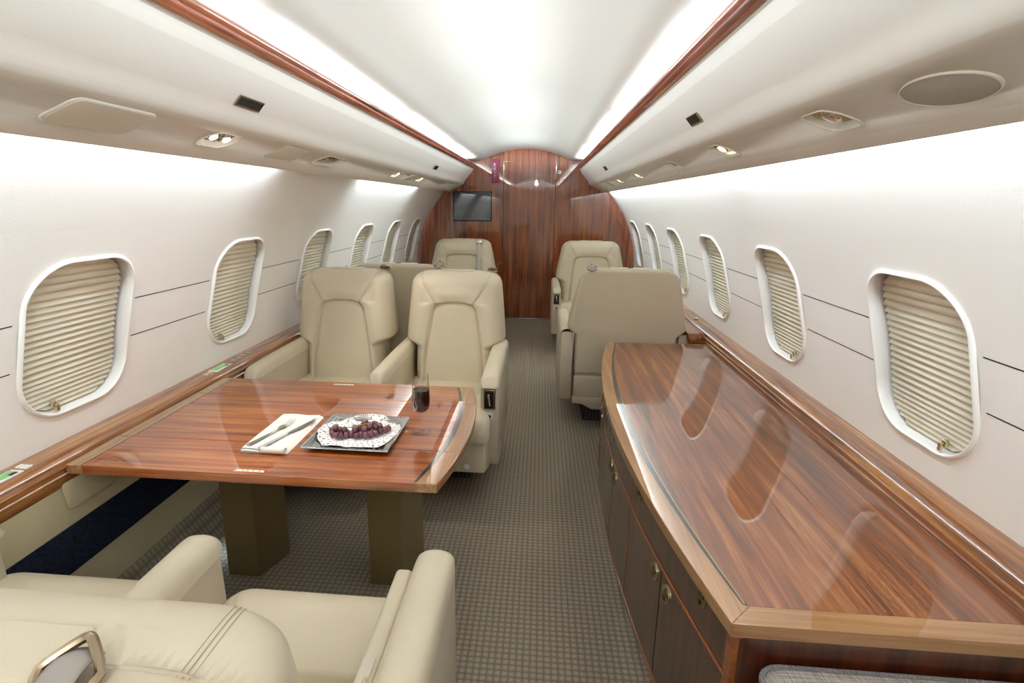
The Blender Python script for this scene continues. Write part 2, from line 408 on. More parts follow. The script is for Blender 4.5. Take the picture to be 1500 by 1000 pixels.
# windows
def ring_sweep(mb, side, yc, prof, w_=WW, h_=WH, r=WR, n=10):
    rows = []
    for o, d in prof:
        rows.append([cyl(side, yc+x, WS+y, d) for x, y in rrect(w_-2*o, h_-2*o, max(.01, r-o), n)])
    N = len(rows[0]); vs = [v for rr in rows for v in rr]
    mb.add(vs, [(j*N+k, j*N+(k+1) % N, (j+1)*N+(k+1) % N, (j+1)*N+k) for j in range(len(rows)-1) for k in range(N)])
def half_w(y, w_, h_, r):
    ay = abs(y)
    if ay > h_/2: return 0
    if ay > h_/2-r: return w_/2-r+math.sqrt(max(0, r*r-(ay-h_/2+r)**2))
    return w_/2
wi = 0
for side in (-1, 1):
    for k in range(6):
        wi += 1; yc = Y0+k*PITCHW
        root = empty('window_%d' % wi, tuple(cyl(side, yc, WS)), kind='structure')
        inv = root.matrix_world.inverted(); root_loc = Vector(root.location)
        def put(mb, name, material, angle=40):
            mb.v = [v-root_loc for v in mb.v]; return mb.build(name, material, root, angle=angle)
        mb = MB(); ring_sweep(mb, side, yc, [(0, .002), (0, -.003), (.0015, -.006), (.005, -.0085), (.0085, -.0085), (.011, -.006), (.0125, -.001), (.013, .003)])
        put(mb, 'bezel', M['white_plastic'])
        mb = MB(); ring_sweep(mb, side, yc, [(.013, .002), (.0145, .012), (.016, .024), (.0175, .048)])
        put(mb, 'reveal', M['white_plastic'])
        # added navy sheet whose colour makes the dark gap beside the shade
        mb = MB(); pts = rrect(WW-.05, WH-.05, WR-.025, 10)
        ns = 14; hs, ws_ = WH-.032, WW-.032
        mb.grid(lambda u, v_: cyl(side, yc+(2*u-1)*max(.004, half_w((v_-.5)*hs, ws_, hs, WR-.016)), WS+(v_-.5)*hs, .042), 2, 40)
        put(mb, 'gap_backing', M['navy'])
        # pleated shade: folds in real depth
        w2, h2, r2 = WW-.054, WH-.038, WR-.024
        ys = [h2/2]; dep = [.026]
        y = h2/2; i = 0
        while y > -h2/2+.006:
            per = .0235 if i < 5 else (.0195 if y > -.12 else .0150)
            y1_ = max(y-per*.72, -h2/2+.003); y2_ = max(y-per, -h2/2+.001); i += 1
            ys += [y1_, y2_]; dep += [.0185, .0285]; y = y2_
        def shp(u, j):
            yy = ys[j]; hw = max(.01, half_w(yy, w2, h2, r2))
            return cyl(side, yc-.006+(2*u-1)*hw, WS+yy, dep[j])
        mb = MB(); NJ = len(ys)-1
        vs = []; fs = []
        for j in range(NJ):
            b = len(vs); vs += [shp(0, j), shp(.5, j), shp(1, j), shp(0, j+1), shp(.5, j+1), shp(1, j+1)]
            fs += [(b, b+1, b+4, b+3), (b+1, b+2, b+5, b+4)]
        mb.add(vs, fs); so = put(mb, 'pleated_shade', M['shade'], 8)
        sol = so.modifiers.new('thickness', 'SOLIDIFY'); sol.thickness = .0008
        mb = MB(); w3, h3, r3 = WW-.030, WH-.030, WR-.015
        mb.grid(lambda u, v_: cyl(side, yc+(2*u-1)*max(.006, half_w((v_-.5)*h3, w3, h3, r3)), WS+(v_-.5)*h3, .009), 6, 30)
        put(mb, 'pane', M['pane'])
        # brass pull on the shade near its lower corner
        mb = MB(); c0 = cyl(side, yc-.085, WS-WH/2+.040, .008)
        mb.box(c0, (.012, .016, .018), .003); mb.box(c0+Vector((-side*.008, .004, -.012)), (.008, .012, .022), .002)
        put(mb, 'shade_pull', M['brass'])

# ceiling, cove rails and valances
cp = []
for i in range(21):
    x = .40*i/20; cp.append((x, 1.936-(1.04-math.sqrt(1.04**2-x*x))))
cp += [(.43, 1.8415), (.46, 1.828), (.49, 1.8165), (.52, 1.808), (.55, 1.8035), (.60, 1.802), (.64, 1.802), (.655, 1.797), (.66, 1.72)]
prof = [(-x, z) for x, z in cp[::-1]]+cp[1:]
mb = extrude(prof, YR, YB, closed=False, ny=8); tag(mb.build('ceiling', M['ceiling'], angle=30), kind='structure')
def place_under(side, y, u, n=0):
    """valance underside frame: u runs outward from the inner crease, n outward normal (down)"""
    A = Vector((.70, 1.56)); B = Vector((.8715, 1.469)); d = (B-A).normalized(); nn = Vector((d.y, -d.x))
    p = A+d*u+nn*n; return Vector((side*p.x, y, p.y))
def place_face(side, y, u, n=0):
    A = Vector((.600, 1.70)); B = Vector((.70, 1.585)); d = (B-A).normalized(); nn = Vector((d.y, -d.x))
    p = A+d*u+nn*n; return Vector((side*p.x, y, p.y))
def diamond(L, W_, skew=0, n=5, pw=1.25):
    """rounded lens-like outline, L along y, W across; skewed like the fittings in the photograph"""
    pts = []
    for k in range(40):
        a = 2*PI*k/40; c, s_ = math.cos(a), math.sin(a)
        x = L/2*math.copysign(abs(c)**pw, c); y = W_/2*math.copysign(abs(s_)**(2-pw if pw > 1 else 1), s_)
        pts.append((x+skew*y, y))
    return pts
def para(L, W_, skew, r=.012):
    base = rrect(L, W_, r, 5); return [(x+skew*y, y) for x, y in base]
# fittings in the undersides: (side, y, u, length, width, skew, kind)
LIGHTS = [(-1, 1.62, .088, .145, .072, -.5, 'twin'), (-1, 2.48, .085, .25, .072, -.9, 'triple'), (-1, 3.66, .085, .19, .07, -.9, 'single'), (-1, 4.38, .085, .24, .07, -.9, 'single'), (-1, 5.45, .085, .24, .06, -.9, 'off'),
          (1, 1.25, .085, .125, .072, -.6, 'single_off'), (1, 1.93, .082, .13, .072, -.7, 'single'), (1, 2.61, .085, .13, .065, -.7, 'off'), (1, 3.58, .088, .16, .065, -.9, 'single'), (1, 4.40, .088, .2, .06, -.9, 'single')]
VAL = {}
for side, nm in ((-1, 'trim_5'), (1, 'trim_6')):
    pr = [(.586, 1.7195), (.598, 1.716), (.606, 1.706), (.614, 1.688), (.617, 1.6845), (.682, 1.6076), (.685, 1.604), (.693, 1.592), (.698, 1.580), (.704, 1.566), (.7115, 1.5545), (.7150, 1.5522), (.862, 1.4744), (.8715-.006, 1.4725), (.8715, 1.469), (.874, 1.474), (.862, 1.484), (.80, 1.60), (.74, 1.70), (.62, 1.735), (.586, 1.735)]
    pr = [(side*x, z) for x, z in pr]
    va = extrude(pr, YR, YB, ny=1).build('valance_tmp', M['valance'], angle=25)
    cut = MB()
    for (sd, y, u, L, W_, sk, kind) in LIGHTS:
        if sd != side: continue
        poly = para(L, W_, sk, .03)
        # bowl shaped cutter
        cut.prism(poly, -.02, .022, fn=lambda v: place_under(side, y+v[0]*(1 if v[2] < .0 else .86), u+v[1]*(1 if v[2] < 0 else .8), -v[2]))
    co = cut.build('cutter', M['valance'])
    md = va.modifiers.new('b', 'BOOLEAN'); md.operation = 'DIFFERENCE'; md.solver = 'EXACT'; md.object = co; md.use_self = True
    bpy.context.view_layer.update()
    dg = bpy.context.evaluated_depsgraph_get(); me = bpy.data.meshes.new_from_object(va.evaluated_get(dg))
    bpy.data.objects.remove(co); bpy.data.objects.remove(va)
    me.materials.clear(); me.materials.append(M['valance'])
    VAL[side] = tag(link(nm, None, None, None, mesh=me), kind='structure')
    # lacquered wooden rail
    rp = [(.579, 1.7185), (.570, 1.724), (.566, 1.733), (.571, 1.741), (.564, 1.748), (.562, 1.757), (.567, 1.7645), (.60, 1.7645), (.60, 1.7185)]
    tag(extrude([(side*x, z) for x, z in rp], YR, YB).build('trim_%d' % (3 if side < 0 else 4), M['wood_crown'], angle=50), kind='structure')
side_word = {-1: 'left', 1: 'right'}
LAMP_LABEL = {0: 'reading lamp with two lit white bulbs above the table, in the left valance',
 1: 'dark three-bulb reading lamp in the left valance, second from the camera', 2: 'small gold-rimmed reading lamp in the left valance, third from the camera',
 3: 'glowing reading lamp in the left valance, fourth from the camera', 4: 'unlit reading lamp in the left valance nearest the bulkhead',
 5: 'large swivel reading lamp with chrome barrel above the sideboard beside the speaker', 6: 'gold dish reading lamp in the right valance, second from the camera',
 7: 'small reading lamp in the right valance, third from the camera', 8: 'glowing reading lamp in the right valance, fourth from the camera', 9: 'reading lamp in the right valance nearest the bulkhead'}
for i, (sd, y, u, L, W_, sk, kind) in enumerate(LIGHTS):
    c0 = place_under(sd, y, u)
    root = empty('reading_lamp', tuple(c0), label=LAMP_LABEL[i], cat='lamp', group='reading lamps in the valances')
    def put(mb, name, material): mb.v = [v-c0 for v in mb.v]; return mb.build(name, material, root)
    mb = MB(); P1 = para(L, W_, sk, .03); n_ = len(P1)
    rows = []
    for sc_, nn in ((1.06, .0), (1.05, .003), (1.0, .003), (.97, -.002), (.94, -.008), (.82, -.016), (.6, -.0195)):
        rows += [place_under(sd, y+p[0]*sc_, u+p[1]*sc_, nn) for p in P1]
    nr = len(rows)//n_
    mb.add(rows[:4*n_], [(j*n_+k, j*n_+(k+1) % n_, (j+1)*n_+(k+1) % n_, (j+1)*n_+k) for j in range(3) for k in range(n_)])
    put(mb, 'bezel', M['panel_plastic'])
    mb = MB(); mb.add(rows[3*n_:], [(j*n_+k, j*n_+(k+1) % n_, (j+1)*n_+(k+1) % n_, (j+1)*n_+k) for j in range(3) for k in range(n_)]+[tuple(3*n_+k for k in range(n_))])
    put(mb, 'dish', M['gold_dish'] if kind != 'twin' else M['bronze'])
    if kind == 'twin': offs = (-.033, .033)
    elif kind == 'triple': offs = (-.05, 0, .05)
    else: offs = (0,)
    for q in offs:
        mb = MB(); rr = .017 if kind in ('twin', 'triple') else .022
        mb.lathe([(0, .0), (rr*.6, .001), (rr, .006), (rr, .016), (rr*.8, .02), (0, .02)], n=20)
        up_ = (place_under(sd, y, u, -1)-place_under(sd, y, u, 0)).normalized()
        q_ = Vector((0, 0, 1)).rotation_difference(up_).to_matrix()
        cc = place_under(sd, y+q, u-.006, -.001 if 'off' in kind else -.0)
        mb.v = [q_ @ v+cc for v in mb.v]; b = put(mb, 'lamp_barrel', M['chrome'] if kind != 'triple' else M['bronze'])
        mb = MB(); mb.lathe([(0, -.002), (rr*.5, -.0015), (rr*.72, .0), (rr*.72, .003), (0, .003)], n=16)
        mb.v = [q_ @ v+cc+up_*-.0005 for v in mb.v]
        put(mb, 'bulb', M['lamp_glow'] if kind == 'twin' else (M['lamp_warm'] if kind == 'single' else M['chrome']))
    if kind == 'single':
        mb = MB(); P2 = para(L*.55, W_*.3, sk, .01)
        mb.add([place_under(sd, y-L*.02*sd+p[0], u+.026+p[1]*.5, -.006) for p in P2], [tuple(range(len(P2)))])
        put(mb, 'lit_rim', M['lamp_warm'])
# flat panels and speaker in the undersides
def under_plate(name, side, y, u, outline, material, label, cat, thick=.004, rim=None, group=None):
    c0 = place_under(side, y, u)
    mb = MB(); mb.prism(outline, 0, thick, bev=.0012, fn=lambda v: place_under(side, y+v[0], u+v[1], v[2])-c0)
    o = mb.build(name, material, angle=40); o.location = c0; tag(o, label, cat, group)
    if rim:
        k = MB(); n_ = len(outline); rows = []
        for sc_, nn in ((1.05, 0), (1.045, .003), (1.01, .004), (1.0, .003)):
            rows += [place_under(side, y+p[0]*sc_, u+p[1]*sc_, nn)-c0 for p in outline]
        k.add(rows, [(j*n_+q, j*n_+(q+1) % n_, (j+1)*n_+(q+1) % n_, (j+1)*n_+q) for j in range(3) for q in range(n_)])
        k.build('rim', rim, o)
    return o
under_plate('access_panel', -1, 1.177, .085, para(.228, .09, -.22, .02), M['panel_plastic'], 'large cream access panel in the left valance, nearest the camera', 'panel', .006, M['white_plastic'])
under_plate('access_panel', -1, 2.07, .085, para(.224, .084, -.4, .012), M['panel_plastic'], 'small flat access panel between two lamps in the left valance', 'panel', .003)
under_plate('access_panel', -1, 4.05, .085, para(.2, .07, -.8, .012), M['panel_plastic'], 'small panel far along the left valance', 'panel', .003, M['white_plastic'])
under_plate('access_panel', 1, 4.95, .085, para(.2, .07, -.8, .012), M['panel_plastic'], 'small panel far along the right valance', 'panel', .003, M['white_plastic'])
sp = under_plate('speaker', 1, .922, .088, diamond(.175, .074, -.3, pw=1.0), M['grille'], 'oval grey cloth ceiling speaker in the right valance', 'speaker', .003, M['panel_plastic'])
def vent(side, y, u, L, W_, label):
    c0 = place_face(side, y, u); root = empty('air_vent', tuple(c0), label=label, cat='vent', group='small black vents in the valance faces')
    mb = MB(); n_ = 4
    o1 = [(-L/2, -W_/2), (L/2, -W_/2), (L/2, W_/2), (-L/2, W_/2)]
    rows = []
    for k, nn in ((.004, 0), (.004, .003), (0, .004), (0, -.0)):
        rows += [place_face(side, y+a+math.copysign(k, a), u+b+math.copysign(k, b), nn)-c0 for a, b in o1]
    mb.add(rows, [(j*4+q, j*4+(q+1) % 4, (j+1)*4+(q+1) % 4, (j+1)*4+q) for j in range(3) for q in range(4)])
    mb.build('frame', M['bronze'], root, smooth=False)
    mb = MB(); mb.add([place_face(side, y+a, u+b, .0012)-c0 for a, b in o1], [(0, 1, 2, 3)]); mb.build('grille', M['black'], root, smooth=False)
vent(-1, 1.617, .108, .125, .026, 'black slot vent high on the left valance, nearest the camera')
vent(1, 1.93, .108, .115, .026, 'black slot vent high on the right valance, nearest the camera')
vent(-1, 4.48, .108, .12, .026, 'tiny black vent far along the left valance')
vent(1, 4.45, .108, .12, .026, 'tiny black vent far along the right valance')

# floor, lower side walls
mb = MB(); mb.add([(-1.06, YR, 0), (1.06, YR, 0), (1.06, YB+.02, 0), (-1.06, YB+.02, 0)], [(0, 1, 2, 3)])
for s in (-1, 1):
    mb.add([(s*1.06, YR, 0), (s*1.15, YR, .155), (s*1.15, YB, .155), (s*1.06, YB, 0)], [(0, 1, 2, 3)])
fl = mb.build('floor', M['carpet'], smooth=False); tag(fl, kind='structure')
for s, nm in ((-1, 'left'), (1, 'right')):
    o = extrude([(s*1.15, .155), (s*1.15, .29), (s*1.17, .29), (s*1.17, .155)], YR, YB).build('baseboard_'+nm, M['dado'], smooth=False); tag(o, kind='structure')
    extrude([(s*1.145, .287), (s*1.145, .424), (s*1.17, .424), (s*1.17, .287)], YR, YB).build('carpet_band', M['navy_carpet'], o, smooth=False)
    d = extrude([(s*1.15, .424), (s*1.152, .575), (s*1.17, .575), (s*1.17, .424)], YR, YB).build('dado_panel', M['dado'], o, smooth=False)
    # ledge: top slopes gently from the wall to a rounded nose, plain face beneath
    lp = [(1.252, .630), (1.235, .632), (1.19, .627), (1.172, .622), (1.163, .614), (1.158, .600), (1.152, .598), (1.152, .583), (1.147, .581), (1.147, .562), (1.15, .548), (1.252, .548)]
    o = extrude([(s*x, z) for x, z in lp], YR, YB).build('trim_%d' % (1 if s < 0 else 2), M['wood_rail'], angle=28); tag(o, kind='structure')
# access flap in the left dado
mb = MB(); out = rrect(.18, .085, .014, 4)
mb.prism(out, 0, .006, bev=.0015, fn=lambda v: Vector((-1.149+v[2], v[0]+v[1]*-.1, v[1])))
o = mb.build('wall_flap', M['dado']); o.location = (0, 1.37, .515); tag(o, 'cream leather flap in the side wall under the table edge', 'flap')
# wooden side shelf end beyond the sideboard, right
tag(MB().box((1.105, 4.75, .59), (.095, 3.2, .065), .008).build('trim_7', M['wood_rail'], angle=30), kind='structure')
tag(MB().box((1.125, 4.76, .48), (.05, 3.2, .16), .002).build('trim_8', M['dado'], angle=30), kind='structure')

# bulkhead
GX0, GX1 = -.252, .335
def panel(name, x0, x1, z0, z1, y0=YB, th=.02, bev=.002, material=None):
    return MB().box(((x0+x1)/2, y0+th/2, (z0+z1)/2), (x1-x0, th, z1-z0), bev, 2).build(name, material or M['wood_bulk'], smooth=False)
wf = panel('wall_front', -1.3, 1.3, -.05, 2.02, YB+.022, .03, 0, M['wood_reveal']); tag(wf, kind='structure')
p1 = panel('veneer_panel', -1.27, GX0-.002, 0, 2.0); p2 = panel('veneer_panel', GX1+.002, 1.27, 0, 2.0)
for p_ in (p1, p2): p_.parent = wf
d1 = panel('door_1', GX0+.002, GX1-.002, .012, 2.0, YB+.001); tag(d1, kind='structure')
for z in (1.80, .66): MB().box((GX0+.055 if z > 1 else GX0-.05, YB-.002, z), (.09, .004, .006), .001).build('hinge', M['bronze'], d1)
MB().lathe([(0, .006), (.02, .006), (.024, .0), (0, 0)], n=24, mtx=Matrix.Rotation(PI/2, 3, 'X')).build('lock', M['chrome'], d1).location = (.375, YB, 1.69)
MB().lathe([(0, .008), (.006, .008), (.008, .0), (0, 0)], n=12, mtx=Matrix.Rotation(PI/2, 3, 'X')).build('lock_core', M['black'], d1).location = (.375, YB-.004, 1.69)
for x in (-.253, .336): MB().box((x, YB-.003, 1.75), (.009, .008, .28), .002).build('latch_strip', M['steel'], d1)
for z, x in ((.66, -.29), (.66, .31)): MB().box((x, YB-.004, z), (.006, .006, .06), .002, rot=Matrix.Rotation((-.6 if x < 0 else .6)*-1, 3, 'Y')).build('finger_pull', M['steel'], d1)
tag(MB().box((.045, YB-.006, .006), (.62, .03, .012), .002).build('trim_9', M['steel']), kind='structure')
# monitor
tv = empty('wall_monitor', (-.607, YB, 1.306), label='dark flat monitor set into the left of the wooden bulkhead', cat='monitor')
MB().box((0, -.004, 0), (.445, .012, .335), .003).build('frame', M['black'], tv)
MB().box((0, -.011, 0), (.425, .003, .315), .001).build('screen', M['screen'], tv, smooth=False)
# exit sign with stacked letters
sg = empty('exit_sign', (-.346, YB, 1.697), label='tall maroon EXIT sign with stacked white letters on the bulkhead', cat='sign')
MB().box((0, -.006, 0), (.088, .012, .26), .002).build('plate', M['sign'], sg)
for i, ch in enumerate('EXIT'):
    cu = bpy.data.curves.new('letter_curve', 'FONT'); cu.body = ch; cu.size = .046; cu.align_x = 'CENTER'; cu.align_y = 'CENTER'; cu.extrude = .0006
    tmp = bpy.data.objects.new('tmp', cu); C.objects.link(tmp); bpy.context.view_layer.update()
    me = bpy.data.meshes.new_from_object(tmp.evaluated_get(bpy.context.evaluated_depsgraph_get())); bpy.data.objects.remove(tmp)
    me.materials.clear(); me.materials.append(M['white'])
    o = bpy.data.objects.new('letter', me); C.objects.link(o); o.parent = sg; o.location = (-.008, -.0128, .066-.043*i); o.rotation_euler = (PI/2, 0, 0)

# aft end of the cabin behind the viewer
wb = MB().box((0, YR-.02, 1), (2.6, .04, 2.1), 0).build('wall_back', M['valance'], smooth=False); tag(wb, kind='structure')

# ------------------------------------------------------------------ seats
def edge_prof(d, re, p=2.0):
    t_ = max(0.0, min(1.0, d/re)); return (1-(1-t_)**p)**(1/p)
def smin(a, b, k):
    h = max(k-abs(a-b), 0)/k; return min(a, b)-h*h*k*.25
def seg_dist(px, pz, ax, az, bx, bz):
    dx, dz = bx-ax, bz-az; t_ = max(0, min(1, ((px-ax)*dx+(pz-az)*dz)/(dx*dx+dz*dz)))
    return math.hypot(px-ax-dx*t_, pz-az-dz*t_)
def lerp(a, b, t_): return a+(b-a)*t_
CACHE = {}
def seat_meshes(kind):
    """meshes shared by all seats of one width"""
    if kind in CACHE: return CACHE[kind]
    single = kind == 'single'
    bw, tw, lw = (.345, .272, .30) if single else (.272, .240, .215)
    zt, zb, zn = .985, .36, .615     # top of back, bottom, notch height
    rc = .07
    def hw(z):
        base = lerp(bw, tw, max(0, (z-zn)/(zt-zn))**1.25)
        base = lerp(lw, base, smooth01(z, zn-.03, zn+.015))
        q = zt-z
        if q < rc: base -= rc-math.sqrt(max(0, rc*rc-(rc-q)**2))
        return max(base, .01)
    ti, bi = (.152, .205) if single else (.108, .165)
    zi = .838 if single else .826
    def hwi(z, grow=0):
        h = lerp(bi, ti, max(0, (z-.42)/(zi-.42))**1.5)+grow
        q = zi+grow-z; r = .045
        if q < r: h -= r-math.sqrt(max(0, r*r-(r-max(q, 0))**2))
        return max(h, .001)
    def yseam(z): return -.093-.08*(z-.42)/.565
    T = .125
    def front_h(x, z):
        d = smin(hw(z)-abs(x), zt-z, .05)
        h = T*edge_prof(d, .075, 2.2)
        si = smin(hwi(z)-abs(x), zi-z, .03)      # >0 inside the insert
        h += .010*math.exp(-((si+.045)/.035)**2)
        h -= .020*smooth01(si, -.010, .006)
        h -= .005*math.exp(-(si/.006)**2)
        for sg_ in (-1, 1):
            sd = seg_dist(x, z, sg_*(ti-.008), zi-.01, sg_*(tw-.03), zt-.012)
            h -= .0045*math.exp(-(sd/.0045)**2)*smooth01(d, .03, .06)
        return h
    def zrow(v): return zb+(zt-zb)*(1-(1-v)**1.5)
    mb = MB()
    NU, NV = 112, 120
    def fn(u, v):
        z = zrow(v); uu = 2*u-1; uu = math.sin(uu*PI/2)*.35+uu*.65
        x = uu*hw(z); return (x, yseam(z)+front_h(x, z), z)
    mb.grid(fn, NU, NV)
    back = mb.build('backrest', M['leather'], angle=80).data
    mb = MB()
    def fi(u, v):
        z = lerp(.395, zi-.001, 1-(1-v)**1.3); x = (2*u-1)*hwi(z)
        d = smin(hwi(z)-abs(x), zi-z, .03)
        return (x, yseam(z)+T-.026+.016*edge_prof(d, .030, 2.0)+.004*math.cos(x/hwi(z)*PI/2), z)
    mb.grid(fi, 44, 60); ins = mb.build('back_insert', M['leather'], angle=80).data
    mb = MB()
    def fs_(u, v):
        z = zrow(v); uu = 2*u-1; uu = math.sin(uu*PI/2)*.5+uu*.5; x = uu*hw(z)
        d = smin(hw(z)-abs(x), zt-z, .025); D = .215+yseam(z)
        return (x, yseam(z)+.004-D*edge_prof(d, .028, 3.2), z)
    mb.grid(fs_, 60, 70); shell = mb.build('back_shell', M['leather_shell'], angle=80).data
    stitch = []
    for g in (-1, 1):
        mb = MB()
        for off_ in (-.0055, .0, .0055):
            pts = []
            for q in range(41):
                t_ = (1-(1-q/40)**1.7)*.985; x = lerp(ti-.006, tw-.045, t_)+off_; z = lerp(zi+.002, zt-.0002, t_)
                pts.append((g*x, yseam(z)+front_h(x, z)+(.0002 if off_ else .0), z+.0004))
            mb.tube(pts, .0007 if off_ == 0 else .0004, 5)
        stitch.append(mb.build('corner_seam', M['seam']).data)
    # cushion: U-shaped bolster round a lower centre pad
    cw = lw+.035; y0c, y1c = -.03, .60
    pi_w, pi_y = cw-.085, .33
    mb = MB()
    def fc(u, v):
        uu = 2*u-1; x = (math.sin(uu*PI/2)*.4+uu*.6)*cw
        s_ = v*(y1c-y0c+.14)               # arc length, last part rolls over the front
        L = y1c-y0c-.10
        if s_ < L: y, z, ny, nz = y0c+s_, 0.0, 0, 1
        else:
            a = min((s_-L)/.10, 1.75); y = y0c+L+.10*math.sin(a); z = .10*(math.cos(a)-1); ny, nz = math.sin(a), math.cos(a)
        side_d = cw-abs(x); bul = .045*edge_prof(side_d, .06, 2.2)-.045
        sp_ = smin(pi_w-abs(x), pi_y-y, .04) if s_ < L else -1
        h = bul-.030*(1-smooth01(y, .05, .36))+.016*smooth01(y, .25, .47)-.020*smooth01(sp_, -.008, .006)-.004*math.exp(-(sp_/.006)**2)
        for g in (-1, 1):
            yy = min(y, .56); tq = max(0, (yy-.33)/.24)
            cx_ = g*(pi_w-.002+(cw-pi_w-.005)*tq**1.6) if tq > 0 else 9
            if tq > 0 and s_ < L+.05: h -= .004*math.exp(-((x-cx_)/.0045)**2)
        return (x, y+ny*h, .445+z+nz*h)
    mb.grid(fc, 90, 110); cush = mb.build('seat_cushion', M['leather'], angle=80).data
    mb = MB()
    def fp(u, v):
        x = (2*u-1)*(pi_w-.002); y = lerp(-.02, pi_y-.002, v); d = smin(pi_w-abs(x), pi_y-y, .04)
        return (x, y, .445-.021-.030*(1-smooth01(y, .05, .36))+.015*edge_prof(d, .03, 2))
    mb.grid(fp, 40, 40); pad = mb.build('seat_pad', M['leather'], angle=80).data
    # lower body below the cushion, rear lower panel, plinth
    mb = MB(); mb.box((0, .24, .27), (2*cw-.01, .62, .22), .02, 3); body = mb.build('seat_body', M['leather_shell']).data
    mb = MB(); mb.box((0, .565, .265), (2*cw-.03, .035, .20), .014, 3); leg = mb.build('leg_rest', M['leather']).data
    mb = MB(); mb.box((0, -.165, .475), (2*lw-.02, .07, .30), .015, 3); rear = mb.build('rear_panel', M['leather_shell']).data
    mb = MB(); mb.box((0, -.150, .265), (2*lw-.01, .12, .15), .02, 3); rear2 = mb.build('rear_pocket', M['leather_shell']).data
    poly = [(-lw, .205), (lw, .205), (lw, .16), (lw-.06, .155), (lw-.12, .125), (-lw+.12, .125), (-lw+.06, .155), (-lw, .16)]
    mb = MB(); mb.prism([(a, b) for a, b in poly], -.21, -.03, bev=.006, fn=lambda v: Vector((v[0], v[2], v[1]))); skirt = mb.build('rear_skirt', M['leather_shell'], angle=30).data
    mb = MB(); mb.box((0, .12, .065), (2*lw-.16, .42, .13), .01, 2); plinth = mb.build('plinth', M['carpet_dark']).data
    tops = {'cap_w': tw-.10 if single else tw-.09, 'zt': zt}
    for ob in [o for o in C.objects if o.parent is None and o.type == 'MESH' and o.data in (back, ins, shell, cush, pad, body, leg, rear, rear2, skirt, plinth, *stitch)]:
        bpy.data.objects.remove(ob)
    CACHE[kind] = dict(seam_l=stitch[0], seam_r=stitch[1], backrest=back, back_insert=ins, back_shell=shell, seat_cushion=cush, seat_pad=pad, seat_body=body, leg_rest=leg, rear_panel=rear, rear_pocket=rear2, rear_skirt=skirt, plinth=plinth, **tops, lw=lw, cw=cw)
    return CACHE[kind]

def arm_mesh(th, inner):
    """armrest body and pad in local x about 0; inner = direction (+1/-1) of the sitter"""
    prof = [(-.17, .60), (-.19, .50), (-.19, .22), (-.16, .17), (-.10, .155), (.44, .155), (.50, .175), (.53, .24), (.535, .40), (.53, .565), (-.17, .585)]
    mb = MB(); mb.prism(prof, -th/2, th/2, bev=.012, fn=lambda v: Vector((v[2], v[0], v[1])))
    body = mb.build('armrest', M['leather_shell'], angle=30)
    mb = MB()
    def f(u, v):
        y = lerp(-.15, .555, v); a = PI*u*1.0
        fall = edge_prof(.555-y+.0001, .05, 2)
        rise = .006*math.sin(v*PI)
        hw_ = (th/2+.001)*(.62+.38*fall)
        x = -math.cos(a)*hw_*(1 if abs(math.cos(a)) < 1 else 1); z = .560+(.052*fall+rise)*math.sin(a)**.55
        return (x, y, z)
    mb.grid(f, 20, 40)
    mb.grid(lambda u, v: Vector(f(u, 1))*(1-v)+Vector((0, .553, .56))*v, 20, 2)
    mb.add([f(0, 0), f(1, 0), f(1, 1), f(0, 1)], [(0, 1, 2, 3)])
    pad = mb.build('arm_pad', M['leather'], angle=70)
    return body, pad
